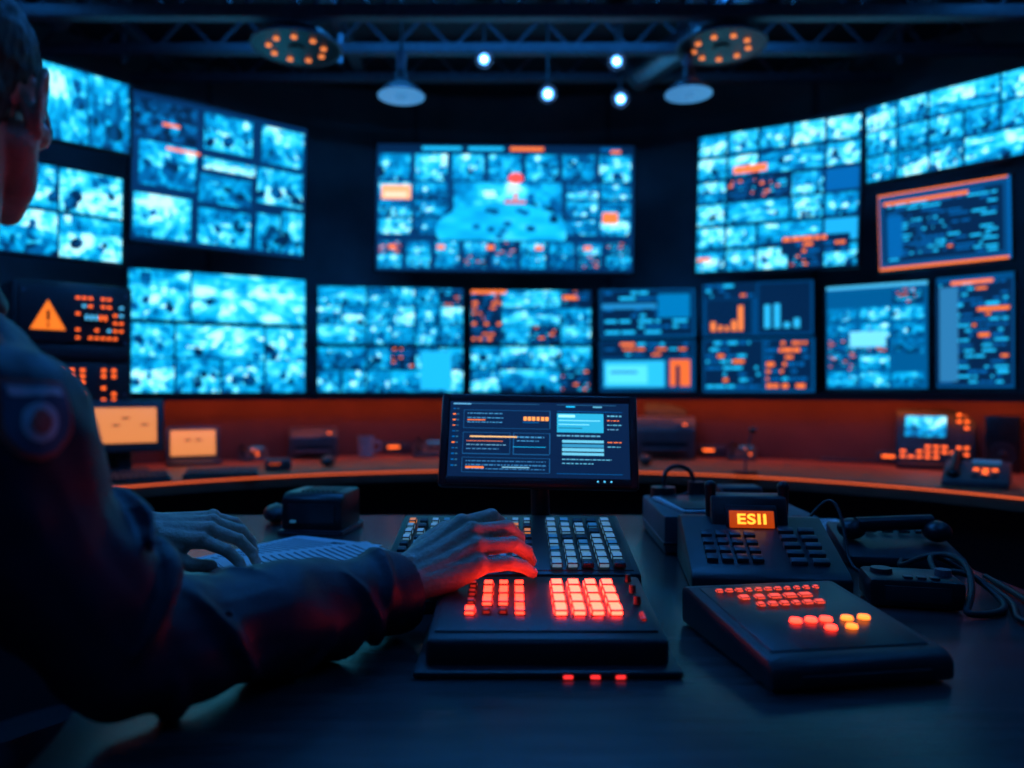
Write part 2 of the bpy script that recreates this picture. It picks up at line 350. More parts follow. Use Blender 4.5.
def ring_lamp(p):
    b=B(); r=.17
    b.cyl((0,0,-.012),(0,0,.03),r,r*.8,'black',40); b.cyl((0,0,.03),(0,0,.07),.05,.03,'dark',20); b.torus((0,0,-.01),r,.006,'dmetal')
    for i in range(9):
        a=i*2*math.pi/9; b.sph((r*.62*math.cos(a),r*.62*math.sin(a),-.016),(.012,.012,.006),'bulb',10)
    b.cyl((0,0,-.013),(0,0,-.02),.035,.03,'dark',20)
    b.cyl((0,0,.07),(0,0,CH-p.z),.008,.008,'metal',8); b.finish('ring_ceiling_lamp',p)
ring_lamp(S(296,44,3.0)); ring_lamp(S(722,43,3.0))
def dome_lamp(p):
    b=B(); prof=[(.022,.10),(.03,.06),(.05,.045),(.075,.025),(.095,.0)]
    for (r0,z0),(r1,z1) in zip(prof,prof[1:]): b.cyl((0,0,z1),(0,0,z0),r1,r0,'dark',32)
    b.cyl((0,0,-.004),(0,0,.002),.093,.093,'lampblue',32); b.sph((0,0,-.004),(.03,.03,.015),'lampblue',12)
    b.cyl((0,0,.10),(0,0,.17),.018,.024,'dmetal',16); b.cyl((0,0,.17),(0,0,CH-p.z),.006,.006,'rubber',8); b.finish('dome_pendant_lamp',p)
dome_lamp(S(401,95,3.05)); dome_lamp(S(689,93,3.05))
def spot(p,big=1):
    b=B(); d=Vector((-p.x*.2,-.8,-.45)).normalized()
    b.cyl(-d*.09,d*.0,.03,.04,'black',20); b.cyl(d*.0,d*.003,.024*big,.024*big,'spot',20); b.sph(d*.003,.010*big,'spotcore',12); b.torus(d*.003,.036,.005,'dmetal',align(d).to_3x3(),20,6)
    b.cyl(-d*.05,-d*.05+Vector((0,0,CH-p.z+d.z*.05)),.007,.007,'dark',8); b.box((0,.04,CH-p.z-.01),(.08,.06,.02),'black',.003)
    b.finish('ceiling_spotlight',p)
for u,v,s in ((484,58,.9),(548,93,1.0),(617,60,.9),(621,98,.9)): spot(S(u,v,3.3),s)
def fill_panel(p,w,d,rz=0,up=True,k='panel'):  # fill light added above the frame for desk, walls and truss
    b=B(); b.box((0,0,0),(w+.06,d+.06,.05),'dark',.006); b.box((0,0,-.027),(w,d,.006),k,.001)
    if up: b.box((0,0,.027),(w*.9,d*.35,.006),k,.001)
    for sx in(-1,1): b.cyl((sx*w*.35,0,.02),(sx*w*.35,0,CH-p[2]),.005,.005,'metal',8)
    b.finish('added_fill_panel',p,rz)
fill_panel((-.1,2.12,2.58),1.5,.2); fill_panel((-1.3,.9,2.6),1.1,.2,math.radians(70)); fill_panel((1.2,1.0,2.6),1.0,.08,math.radians(-70)); fill_panel((0,-.3,2.6),1.0,.06)
fill_panel((0,3.05,2.745),2.6,.16,0,False,'fill_wide')
fill_panel((-2.15,2.35,2.70),.9,.16,math.radians(55),False,'fill_wide'); fill_panel((2.15,2.35,2.70),.9,.16,math.radians(-55),False,'fill_wide')
b=B(); b.box((0,0,0),(.16,.05,.1),'dark',.01); b.sph((0,.03,0),(.055,.04,.035),'redlamp'); b.finish('added_red_lamp',(-RW+.03,.5,1.6),math.radians(-90))  # unseen lamp added to redden the operator's ear

# ---------------------------------------------------------------- curved rear desk
a=math.radians(78)
b=B()
b.arc((0,1.27),1.86,2.595,-a,a,.715,.75,'bdesk',80)
b.arc((0,1.27),1.85,1.865,-a,a,.705,.752,'deskedge',80)
b.arc((0,1.27),1.847,1.85,-a,a,.741,.747,'edgeglint',80)  # glowing line put in as the orange highlight along the desk edge
b.arc((0,1.27),2.05,2.09,-a,a,.0,.715,'black',80)
for i in range(-3,4):
    t=math.radians(i*25); b.box((2.3*math.sin(t),1.27+2.3*math.cos(t),.357),(.04,.45,.71),'black',rot=RZ(-t))
b.finish('curved_rear_desk')
b=B()
b.arc((0,1.27),2.60,2.66,-a,a,.0,1.045,'splash',80)  # backsplash behind the desk, with lip and orange strip
b.arc((0,1.27),2.48,2.66,-a,a,1.045,1.06,'black',80)
b.arc((0,1.27),2.48,2.485,-a,a,1.025,1.05,'black',80)
b.arc((0,1.27),2.51,2.54,-a,a,1.041,1.0455,'strip',80)
b.finish('desk_backsplash_1')

def face(x,y): return -math.atan2(x,y-.4)
def rear(u,v):
    D=.32*F/(v-390); return Vector(((u-512)*D/F,D,.7515))
def rack():
    p=Vector((-1.73,2.98,.7515)); b=B(); w,d,h=.40,.26,.72
    b.box((0,0,h/2),(w,d,h),'black',.008)
    for i,(z,hh) in enumerate(((.60,.21),(.46,.05),(.33,.18),(.12,.2))): b.box((0,-d/2-.008,z+.0),(w-.03,.02,hh),'dark',.004)
    y=-d/2-.02
    b.tri([(-.150,y,.54),(-.035,y,.54),(-.0925,y,.650)],'sign')
    b.box((-.0925,y-.003,.592),(.010,.003,.038),'black'); b.box((-.0925,y-.003,.557),(.010,.003,.010),'black')
    for r in range(6):
        for c in range(8):
            if R.random()<.6 and not(2<=r<=3 and 1<=c<=5): b.box((.005+c*.0215,y,.515+r*.030),(.012,.006,.008),'leds' if R.random()<.85 else 'cyan')
    b.box((.065,y-.004,.592),(.090,.006,.036),'black',.002)
    for c in range(5): b.box((.033+c*.016,y-.008,.592),(.010,.003,.020),'cyan' if c<3 else 'leds',.001)
    for r in range(7):
        for c in range(6):
            if c!=3 and R.random()<.85: b.box((-.05+c*.036,y,.258+r*.0225),(.013,.006,.011),'leds')
    for x in(-.17,.17):
        for z in (.1,.3,.5,.68): b.cyl((x,y+.004,z),(x,y-.006,z),.006,.006,'metal',10)
    b.finish('equipment_rack',p,face(p.x,p.y)+.15)
rack()
def terminal_monitor(p,w,h,key,name='desktop_monitor',rz=None):
    b=B(); b.box((0,0,.01),(w*.6,.16,.02),'dark',.006); b.box((0,.03,.05),(.05,.03,.12),'dark',.005)
    rt=RX(math.radians(-8)); b.box((0,0,.08+h/2),(w,.035,h),'pgrey',.008,rt); b.box((0,.03,.08+h/2),(w*.7,.05,h*.6),'dark',.01,rt)
    b.box((0,-.019,.085+h/2),(w*.80,.003,h*.68),key,.001,rt)
    for i in range(5): b.box((-w*.24+i*w*.12,-.0205,.10+h*.3+i%3*h*.13),(w*.1,.002,.006),'ink',0,rt)
    return b.finish(name,p,face(p.x,p.y) if rz is None else rz)
def laptop(p,w,key,lid=.7):
    b=B(); d=w*.65; b.box((0,-d*.1,.008),(w,d,.014),'pgrey',.004)
    for r in range(4):
        for c in range(10): b.box((-w*.4+c*w*.088,-d*.05+d*.3-r*d*.12,.0165),(w*.07,d*.09,.004),'key')
    rt=RX(math.radians(-12)); h=w*lid; b.box((0,d*.42,h/2+.01),(w,.01,h),'pgrey',.004,rt); b.box((0,d*.42-.007,h/2+.012),(w*.84,.003,h*.76),key,.001,rt)
    for i in range(4): b.box((-w*.2+i*w*.1,d*.42-.0095,h*.45+.01+(i%2)*h*.15),(w*.12,.002,h*.05),'ink',0,rt)
    return b.finish('laptop',p,face(p.x,p.y))
def phone(p,w,lit='leds'):
    b=B(); d=w*1.0
    b.prism(-w/2,w/2,[(-d/2,0),(d/2,0),(d/2,w*.38),(d*.3,w*.4),(-d/2,w*.12)],'pgrey',.004)
    sl=math.atan2(w*.28,d*.8); rt=RX(sl)
    def on(y): return w*.12+(y+d/2)*math.tan(sl)
    b.cyl((-w*.34,-d*.38,on(-d*.38)+w*.1),(-w*.34,d*.3,on(d*.3)+w*.1),w*.07,w*.07,'black',12)
    for y in(-d*.36,d*.28): b.sph((-w*.34,y,on(y)+w*.06),(w*.11,w*.12,w*.09),'black',12)
    for r in range(4):
        for c in range(3):
            y=-d*.34+r*d*.12; b.box((w*.0+c*w*.14,y,on(y)+.003),(w*.1,d*.08,.008),'key' if R.random()<.85 else lit,.001,rt)
    y=d*.22; b.box((w*.14,y,on(y)+.003),(w*.45,d*.14,.008),'keyteal' ,.001,rt)
    return b.finish('desk_phone',p,face(p.x,p.y))
def printer(p,w,h):
    b=B(); d=w*.8; b.prism(-w/2,w/2,[(-d/2,0),(d/2,0),(d/2,h),(-d*.2,h),(-d/2,h*.7)],'pgrey',.008)
    b.box((0,-d/2-.02,h*.25),(w*.7,.08,.008),'grey',.002); b.box((0,-d/2,h*.35),(w*.74,.01,h*.12),'black'); b.prism(-w*.35,w*.35,[(d*.3,h*.9),(d*.42,h*1.35),(d*.46,h*1.35),(d*.4,h*.9)],'grey',.002)
    b.box((w*.3,-d*.37,h*.83),(w*.25,.06,.008),'key',.001,RX(math.radians(38))); b.box((w*.33,-d*.4,h*.83),(.015,.01,.008),'leds')
    return b.finish('printer',p,face(p.x,p.y))
def keyboard(p,w,rz):
    b=B(); b.prism(-w/2,w/2,[(-.07,0),(.07,0),(.07,.022),(-.07,.012)],'dark',.003)
    for r in range(5):
        for c in range(14): b.box((-w*.44+c*w*.068,-.052+r*.026,.0165+r*.0019+.0),(w*.056,.021,.006),'key',.001)
    b.finish('keyboard',p,rz)
def radio(p,w):
    b=B(); b.box((0,0,w*.22),(w,w*.7,w*.42),'pgrey',.006); b.box((-w*.12,-w*.355,w*.27),(w*.5,.005,w*.16),'black',.001); b.box((-w*.12,-w*.36,w*.27),(w*.4,.004,w*.09),'leds')
    for x in (.22,.38): b.cyl((w*x,-w*.35,w*.24),(w*x,-w*.41,w*.24),w*.06,w*.05,'dark',16)
    for i in range(4): b.box((-w*.33+i*w*.14,-w*.357,w*.10),(w*.09,.006,w*.05),'key',.001)
    b.cyl((w*.4,w*.2,w*.43),(w*.42,w*.2,w*.95),.003,.002,'black',8)
    b.finish('base_station_radio',p,face(p.x,p.y))
terminal_monitor(Vector((-1.47,2.92,.7515)),.27,.20,'orscreen')
laptop(rear(194,464),.22,'orscreen',.68)
phone(rear(253,460),.13); phone(rear(430,456),.16); phone(rear(742,459),.13); printer(rear(313,457),.22,.14)
radio(rear(397,454),.14); radio(rear(712,457),.13); radio(rear(278,470),.10)
printer(rear(665,457),.28,.19); printer(rear(785,455),.3,.19); laptop(rear(850,461),.24,'grey',.62); radio(rear(893,464),.13)
keyboard(Vector((-1.36,2.69,.7515)),.30,face(-1.4,2.9)); keyboard(rear(222,476),.26,.3)
def mouse(p,rz=0):
    b=B(); b.sph((0,0,.022),(.03,.05,.022),'dark',20); b.cyl((0,.025,.036),(0,.035,.038),.005,.005,'grey',8); b.finish('computer_mouse',p,rz)
mouse(rear(328,466)); mouse(rear(645,465))
b=B(); b.cyl((0,0,0),(0,0,.1),.034,.04,'mug',28); b.cyl((0,0,.094),(0,0,.101),.035,.035,'ink',28); b.torus((.045,0,.05),.026,.006,'mug',RX(math.pi/2),16,8); b.finish('coffee_mug',rear(366,457))
p=rear(935,468); b=B(); rt=RX(math.radians(-22)); w=.27
b.prism(-w/2,w/2,[(-.10,0),(.12,0),(.12,.2),(.09,.21),(-.02,.03),(-.1,.02)],'black',.005)
b.box((0,-.0,.125),(w+.02,.03,.24),'dark',.008,rt)
for r in range(3):
    for c in range(7): b.box((-.115+c*.030,-.046+r*.0085,.045+r*.021),(.020,.006,.010),'leds' if R.random()<.55 else 'key',0,rt)
for r in range(7): 
    for cc in (.085,.112): b.box((cc,-.040+r*.0105,.06+r*.026),(.016,.006,.011),'leds' if R.random()<.8 else 'key',0,rt)
b.box((-.035,.004,.168),(.165,.006,.105),'black',.002,rt)
o=b.finish('control_terminal',p,face(p.x,p.y))
grid_mesh('terminal_screen',.15,.09,video(30,50,.1)*.9,o,Matrix.Translation((-.035,-.001,.169))@Matrix.Rotation(math.radians(68),4,'X'))
b=B(); b.box((0,0,.11),(.12,.13,.22),'black',.01); b.cyl((0,-.066,.07),(0,-.07,.07),.042,.042,'dark',24); b.torus((0,-.068,.07),.044,.004,'black',RX(math.pi/2)); b.sph((0,-.066,.07),(.018,.01,.018),'dark'); b.cyl((0,-.066,.165),(0,-.07,.165),.02,.02,'dark',20); b.finish('desktop_speaker',rear(1003,472),-.6)
phone(Vector((1.56,2.58,.7515)),.19)
b=B(); b.cyl((0,0,0),(0,0,.012),.045,.045,'black',24)
pts=[Vector((0,0,.01+.02*i)).lerp(Vector((.0,-.05,.01+.02*i)),(i/8)**2) for i in range(9)]
for q,r_ in zip(pts,pts[1:]): b.cyl(q,r_,.004,.004,'dmetal',8)
b.sph(pts[-1],(.012,.02,.012),'black'); b.finish('desk_microphone',rear(745,475),.3)

# ---------------------------------------------------------------- foreground desk
def fillet(pts,rs,n=8):
    out=[]; N=len(pts)
    for i,(p,r) in enumerate(zip(pts,rs)):
        p=Vector(p); a=(Vector(pts[i-1])-p); c=(Vector(pts[(i+1)%N])-p)
        if r<=0: out.append(tuple(p)); continue
        pa=p+a.normalized()*r; pc=p+c.normalized()*r
        for k in range(n+1):
            t=k/n; q=pa*(1-t)**2+p*2*t*(1-t)+pc*t*t; out.append(tuple(q))
    return out
dp=[(-.33,.20),(.80,.20),(.84,1.97),(-1.02,1.97),(-1.02,1.17),(-.64,1.06),(-.44,.80)]
pts=fillet(dp,[.05,.12,.3,.15,.12,.12,.1])
b=B(); b.poly(pts,.715,.75,'desk',.004,'deskedge')
for x,y in((-.2,.35),(.68,.35),(.68,1.75),(-.9,1.75)): b.box((x,y,.357),(.06,.06,.715),'dmetal',.004)
b.box((-.1,1.85,.42),(1.6,.02,.55),'dark')
b.finish('operator_desk')
DZ=.7505
# red button console ------------------------------------------------
b=B()
b.box((.04,.972,.755),(.30,.244,.008),'dark',.003)
for i,xx_ in enumerate((.062,.092,.120)): b.box((xx_,.8488,.7535),(.010,.002,.003),'redglint')  # small glowing boxes stand in for red reflections in front of the console
y0,y1=.872,1.085; zf,zr=.787,.808; sl=math.atan2(zr-zf,y1-y0)
b.prism(-.098,.178,[(y0-.004,.758),(y1,.758),(y1,zr),(y0,zf)],'black',.005)
b.prism(-.09,.17,[(y0+.02,zf+.001),(y1-.012,zr-.001),(y1-.012,zr+.002),(y0+.02,zf+.0045)],'dark',.0015)
rt=RX(sl)
def zr_(y): return zf+(y-y0)*math.tan(sl)+.004
def btn(x,y,w,d,k,h=.008): b.box((x,y,zr_(y)+h/2-.002),(w,d,h),k,.0018,rt)
for r in range(4):
    for c in range(4):
        btn(.060+c*.0225,.945+r*.030,.0170,.022,'redhot')
for r in range(4):
    for c in range(4):
        u=(r*4+c); k='redbtn' if u in(0,3,5,6,9,10,11,13,14,15,7) else 'reddim'
        btn(-.052+c*.0205,.945+r*.030,.0145 if k=='redbtn' else .011,.018 if k=='redbtn' else .012,k,.007)
for r in range(3): b.cyl((.158,.97+r*.04,zr_(.97+r*.04)),(.158,.97+r*.04,zr_(.97+r*.04)+.010),.005,.004,'dark',16)
b.box((.158,.93,zr_(.93)),(.006,.022,.004),'reddim',.001,rt)
b.finish('red_button_console')
# keyboard console ---------------------------------------------------
b=B(); y0,y1=1.098,1.36; zf,zr=.808,.850; sl=math.atan2(zr-zf,y1-y0); rt=RX(sl)
b.prism(-.19,.186,[(y0,.7505),(y1,.7505),(y1,zr),(y0,zf)],'dark',.006)
b.prism(-.18,.176,[(y0+.01,zf),(y1-.02,zr-.006),(y1-.02,zr),(y0+.01,zf+.003)],'black',.001)
def zk(y): return zf+(y-y0)*math.tan(sl)+.004
for r in range(8):
    y=1.118+r*.0265
    for c in range(11):
        x=-.168+c*.0193
        k=R.choice(['key','key','keyblue','keyteal','keyblue','keyteal','keyor' if r>3 else 'key'])
        b.box((x,y,zk(y)+.003),(.0130,.0165,.008),k,.0016,rt)
    for c in range(5):
        x=.065+c*.0228
        k=R.choice(['keyblue','keyblue','keyteal','key'])
        b.box((x,y,zk(y)+.003),(.0165,.0180,.008),k,.0016,rt)
b.finish('backlit_keyboard_console')
# centre monitor --------------------------------------------------------
def ui_main(h,w):
    A=flat(h,w,(.0022,.012,.048))
    for i in range(11): 
        rect(A,.02,.10+i*.075,.035,.115+i*.075,OR if i in(1,2,3,6) else MB); rect(A,.04,.10+i*.075,.055,.115+i*.075,(.02,.1,.2))
    rect(A,.02,.03,.5,.037,(.02,.12,.25)); rect(A,.02,.03,.12,.05,(.1,.35,.6))
    rect(A,.60,.03,.93,.037,(.02,.12,.25)); rect(A,.65,.05,.7,.07,CY);rect(A,.8,.05,.85,.07,(.1,.4,.6))
    for x0,y0,x1,y1 in((.08,.12,.56,.36),(.08,.42,.34,.70),(.36,.42,.56,.70),(.08,.75,.56,.94)):
        c=(.008,.08,.22); rect(A,x0,y0,x1,y0+.007,c);rect(A,x0,y1,x1,y1+.007,c);rect(A,x0,y0,x0+.0035,y1,c);rect(A,x1,y0,x1+.0035,y1,c)
    for i in range(6): rect(A,.415+i*.024,.20,.433+i*.024,.255,(1,.35,.08)); 
    rect(A,.41,.275,.5,.283,MB)
    def tx(x0,x1,y,c,hh=.014):
        x=x0
        while x<x1:
            l=.006+.022*NR.rand(); rect(A,x,y,min(x+l,x1),y+hh,c); x+=l+.006
    for i in range(3): tx(.10,.30,.16+i*.06,(.05,.25,.5))
    rect(A,.10,.25,.2,.262,OR)
    rect(A,.12,.47,.38,.485,(.9,.5,.2)); rect(A,.10,.53,.3,.54,OR); tx(.1,.32,.58,(.12,.32,.5)); tx(.1,.28,.63,(.05,.2,.4)); tx(.38,.53,.47,(.05,.25,.5)); tx(.38,.5,.52,(.05,.25,.5))
    rect(A,.36,.6,.54,.61,CY)
    for i in range(3): tx(.10,.54,.79+i*.05,(.03,.16,.36))
    rect(A,.10,.87,.2,.89,OR); rect(A,.3,.87,.45,.88,(.2,.5,.7))
    rect(A,.60,.12,.965,.127,MB)
    rect(A,.60,.15,.86,.40,(.02,.36,.60)); rect(A,.61,.17,.7,.2,(.3,.8,.95)); rect(A,.61,.24,.84,.25,(.2,.7,.9)); rect(A,.61,.29,.78,.3,(.2,.7,.9)); rect(A,.61,.34,.74,.35,(.01,.1,.2))
    tx(.88,.96,.17,(.1,.4,.6)); tx(.88,.95,.23,OR); tx(.88,.96,.29,(.1,.4,.6)); tx(.88,.94,.35,(.1,.3,.5))
    tx(.60,.84,.44,(.1,.35,.55)); 
    for i in range(4): rect(A,.63,.50+i*.055,.86,.54+i*.055,(.12,.48,.68) if i!=1 else (.03,.25,.45))
    tx(.63,.9,.75,(.1,.4,.6)); tx(.63,.8,.80,(.1,.4,.6)); rect(A,.60,.94,.96,.945,MB); tx(.88,.96,.52,OR); tx(.88,.95,.58,(.1,.4,.6))
    return A
TL,TR,BR,BL=S(447,395,1.43),S(634,395,1.43),S(636,486,1.375),S(438,486,1.375)
ctr=(TL+TR+BR+BL)/4; ex=Vector((1,0,0)); ey=((TL+TR-BL-BR)).normalized(); ez=ex.cross(ey)
w=.355; h=.166
Mx=Matrix.Identity(4)
for i in range(3): Mx[i][0]=ex[i];Mx[i][1]=ey[i];Mx[i][2]=ez[i];Mx[i][3]=ctr[i]
b=B(); b.box((0,0,-.012),(w+.008,h+.012,.018),'black',.008,seg=3); b.box((0,-.005,-.028),(w*.6,h*.6,.02),'dark',.008)
g=.014
for sx in(-1,1): b.box((sx*(w/2-g/2+.002),0,-.001),(g,h+.006,.005),'dark',.002)
for sy in(-1,1): b.box((0,sy*(h/2-g/2+.001),-.001),(w-.02,g,.005),'dark',.002)
for i in range(3): b.sph((w*.30+i*.012,-h/2+.007,.002),(.0018,.0018,.001),'cyan',8)
inv=Mx.inverted()
def L(v): return inv@Vector(v)
b.cyl(L((ctr.x,ctr.y+.035,ctr.z-.01)),L((ctr.x,1.425,.79)),.016,.018,'black',20)
b.box(L((ctr.x,1.435,.7575)),(.2,.11,.01),'black',.003,inv.to_3x3())
b.cyl(L((ctr.x,1.425,.757)),L((ctr.x,1.425,.80)),.03,.022,'black',24)
o=b.finish('touchscreen_monitor',matrix=Mx)
grid_mesh('monitor_display',w-.026,h-.024,ui_main(170,380),o,Matrix.Translation((0,0,.0016)))

# phone terminal with amber display --------------------------------------
b=B(); W=.245
b.prism(-W/2,W/2,[(-.13,0),(.12,0),(.12,.085),(.06,.092),(-.115,.034),(-.13,.026)],'dark',.005)
sl=math.atan2(.058,.175); rt=RX(sl)
def zt(y): return .034+(y+.115)*math.tan(sl)
for r in range(4):
    for c in range(4): 
        y=-.085+r*.025; b.box((-.085+c*.024,y,zt(y)+.003),(.018,.018,.009),'key',.0015,rt)
for r in range(5):
    for c in range(2): 
        y=-.09+r*.024; b.box((.05+c*.034,y,zt(y)+.003),(.026,.014,.008),'key' if (r+c)%3 else 'grey',.0015,rt)
b.box((0,-.118,.022),(W*.8,.006,.008),'black')
b.prism(-.070,.062,[(.020,.055),(.11,.055),(.105,.130),(.047,.130)],'black',.005)
b.box((-.003,.030,.094),(.088,.012,.044),'dark',.003,RX(math.radians(-19)))
for sx in(-.068,.060): b.cyl((sx,.065,.08),(sx,.065,.145),.008,.010,'black',16); b.sph((sx,.065,.145),.011,'black')
o=b.finish('desk_phone_terminal',(.420,1.325,DZ),math.radians(-7))
M['amber']=mat('amber_backlight',(.3,.05,.01),.5,emis=(1,.10,.005),es=.45)
b=B(); b.box((0,0,0),(.076,.030,.003),'amber',.001)
q=b.finish('amber_display',parent=o); q.matrix_local=Matrix.Translation((-.003,.0215,.093))@Matrix.Rotation(math.radians(71),4,'X')
cu=bpy.data.curves.new('display_digits','FONT'); cu.body='ESII'; cu.size=.031; cu.align_x='CENTER'; cu.align_y='CENTER'; cu.extrude=.0006; cu.offset=.0008; cu.space_character=1.1
em('amberhot',(1,.36,.03),2.2); cu.materials.append(M['amberhot'])
q=bpy.data.objects.new('display_digits',cu); scene.collection.objects.link(q); q.parent=o; q.matrix_local=Matrix.Translation((-.003,.0192,.093))@Matrix.Rotation(math.radians(71),4,'X')@Matrix.Diagonal((1.05,.8,1,1))

# front right intercom panel ----------------------------------------------
b=B(); W=.245
b.prism(-W/2,W/2,[(-.145,0),(.145,0),(.145,.054),(.12,.060),(-.13,.036),(-.145,.028)],'dark',.007)
b.prism(-W/2+.016,W/2-.016,[(-.115,.0365),(.11,.058),(.11,.0605),(-.115,.0395)],'black',.0015)
sl=math.atan2(.024,.25); rt=RX(sl)
def zi(y): return .0395+(y+.13)*math.tan(sl)
def row(y,x0,n,w,d,gap,k):
    for i in range(n): b.box((x0+i*(w+gap),y,zi(y)+.001),(w*(.7+.3*R.random()),d,.004),k,.001,rt)
em('redtext',(1,.08,.045),1.3)
row(.085,-.085,11,.0115,.008,.004,'redtext'); row(.056,-.060,5,.019,.013,.005,'redtext'); row(.028,-.048,6,.014,.011,.004,'redtext')
for i,x in enumerate((-.03,-.008,.014,.045,.07)): b.cyl((x,-.035,zi(-.035)),(x,-.035,zi(-.035)+.004),.0085,.0075,'orangehot' if i>2 else 'redbtn',16)
for i,x in enumerate((.005,.035)): b.cyl((x,-.062,zi(-.062)),(x,-.062,zi(-.062)+.004),.008,.007,'redbtn' if i==0 else 'orangehot',16)
b.box((0,-.1475,.014),(W*.7,.004,.010),'black',.001)
for sx in(-1,1):
    for sy in(-.12,.12): b.cyl((sx*.1,sy,-.002),(sx*.1,sy,.004),.012,.012,'rubber',12)
b.finish('intercom_panel',(.358,.948,DZ+.002),math.radians(9),sc=.88)
# equipment case -----------------------------------------------------------
b=B(); b.box((0,0,.038),(.30,.30,.074),'grey',.006); b.box((0,0,.02),(.304,.304,.008),'black',.002)
b.box((-.05,-.02,.079),(.15,.21,.006),'paper',.001,RZ(.15)); b.box((-.05,-.02,.0835),(.13,.19,.003),'dark',.001,RZ(.1))
for i in range(4): b.cyl((-.1+i*.04,-.151,.04),(-.1+i*.04,-.157,.04),.008,.008,'black',12)
b.cyl((-.11,.10,.076),(-.11,.10,.10),.03,.028,'black',20); b.cyl((-.03,.12,.076),(-.03,.12,.11),.022,.02,'black',20); b.box((.06,.1,.09),(.09,.06,.028),'dark',.005); b.torus((-.07,.13,.11),.035,.005,'black',RX(1.3),20,8)
b.finish('equipment_case',(.45,1.64,DZ),-.03)
b=B(); b.prism(-.10,.10,[(-.10,0),(.10,0),(.10,.05),(-.10,.02)],'dark',.006)
b.cyl((-.07,-.03,.065),(.07,.0,.07),.014,.014,'black',16)
for sx in(-.075,.075): b.sph((sx,-.015,.055),(.026,.03,.02),'black',16)
for r in range(3):
    for c in range(5): b.box((-.06+c*.03,.03+r*.02,.046+r*.004),(.02,.013,.006),'key',.001,RX(.14))
b.finish('corded_telephone',(.725,1.47,DZ),-.2)
b=B(); b.box((0,0,.004),(.14,.22,.008),'grey',.003); b.box((0,0,.0085),(.12,.2,.002),'paper'); 
for i in range(9): b.box((-.01,.08-i*.02,.0098),(.1,.004,.0005),'ink')
b.finish('clipboard',(.70,1.76,DZ),-.2)
b=B(); b.box((0,0,.022),(.13,.09,.042),'black',.008); b.box((0,-.0455,.022),(.09,.004,.024),'dark',.002); b.cyl((.045,.0,.042),(.045,0,.052),.012,.011,'grey',20); b.cyl((-.04,0,.042),(-.04,0,.05),.016,.015,'dark',20)
for i in range(3): b.box((-.01+i*.018,-.03,.044),(.012,.014,.004),'key',.001)
b.finish('radio_unit',(.60,1.16,DZ),-.25)
def cable(name,pts,r=.004,k='rubber'):
    cu=bpy.data.curves.new(name,'CURVE'); cu.dimensions='3D'; cu.bevel_depth=r; cu.bevel_resolution=3; sp=cu.splines.new('NURBS'); sp.points.add(len(pts)-1)
    for i,p in enumerate(pts): sp.points[i].co=(p[0],p[1],p[2],1)
    sp.use_endpoint_u=True; sp.order_u=4; cu.resolution_u=10; cu.materials.append(M[k]); o=bpy.data.objects.new(name,cu); scene.collection.objects.link(o); return o
z=DZ+.005
cable('coiled_cable',[(.64,1.20,.77),(.70,1.22,.80),(.745,1.17,z),(.70,1.08,z),(.62,1.07,z),(.66,1.10,z+.01),(.74,1.24,.80),(.70,1.30,.80),(.66,1.33,z),(.69,1.36,.77)],.005)
cable('power_cable',[(.66,1.19,.78),(.68,1.27,.80),(.72,1.30,.79),(.77,1.25,z),(.74,1.12,z),(.68,1.05,z),(.72,1.02,z),(.76,1.10,z),(.78,1.2,z),(.80,1.30,z)],.0045)
cable('patch_cable',[(.53,1.43,.80),(.58,1.45,.86),(.60,1.42,.88),(.60,1.38,.80),(.58,1.33,z),(.61,1.28,z),(.64,1.34,z)],.003)
b=B(); b.prism(-.07,.07,[(-.065,.008),(.065,.008),(.065,.092),(-.045,.092),(-.065,.08)],'black',.008); b.box((0,-.066,.045),(.11,.006,.045),'dark',.003); b.box((-.04,-.07,.03),(.012,.004,.006),'keyteal')
for i in range(7): b.box((-.03+i*.012,0,.0925),(.006,.08,.003),'dark')
b.box((0,0,.005),(.15,.15,.01),'grey',.003)
b.finish('network_router',(-.435,1.76,DZ),-.12)
mouse(Vector((-.57,1.86,DZ)),.3)
def sheet(name,loc,rz,w=.21,h=.297,lines=16,n=1):
    b=B()
    for i in range(n): b.box((.003*i*(-1)**i,.002*i,.0006+.0012*i),(w,h,.0009),'paper',0,RZ(.03*(i%3-1)))
    zt=.0012*n
    for i in range(lines): 
        ll=w*(.5+.3*R.random()); b.box((-w*.42+ll/2,h*.4-i*h*.05,zt+.0003),(ll,h*.012,.0004),'ink')
    b.box((w*.2,h*.43,zt+.0003),(w*.3,h*.04,.0004),'ink')
    b.finish(name,loc,rz)
sheet('paper_document',(-.44,1.47,DZ+.001),-.5,n=5); sheet('paper_document',(-.36,1.38,DZ+.008),-.95,lines=14,n=4)
b=B(); b.box((0,0,.006),(.15,.21,.011),'black',.003); b.box((0,0,.012),(.125,.185,.002),'dark'); b.box((-.05,0,.0135),(.004,.21,.003),'rubber'); 
b.finish('notebook',(-.33,1.11,DZ+.001),-.75)

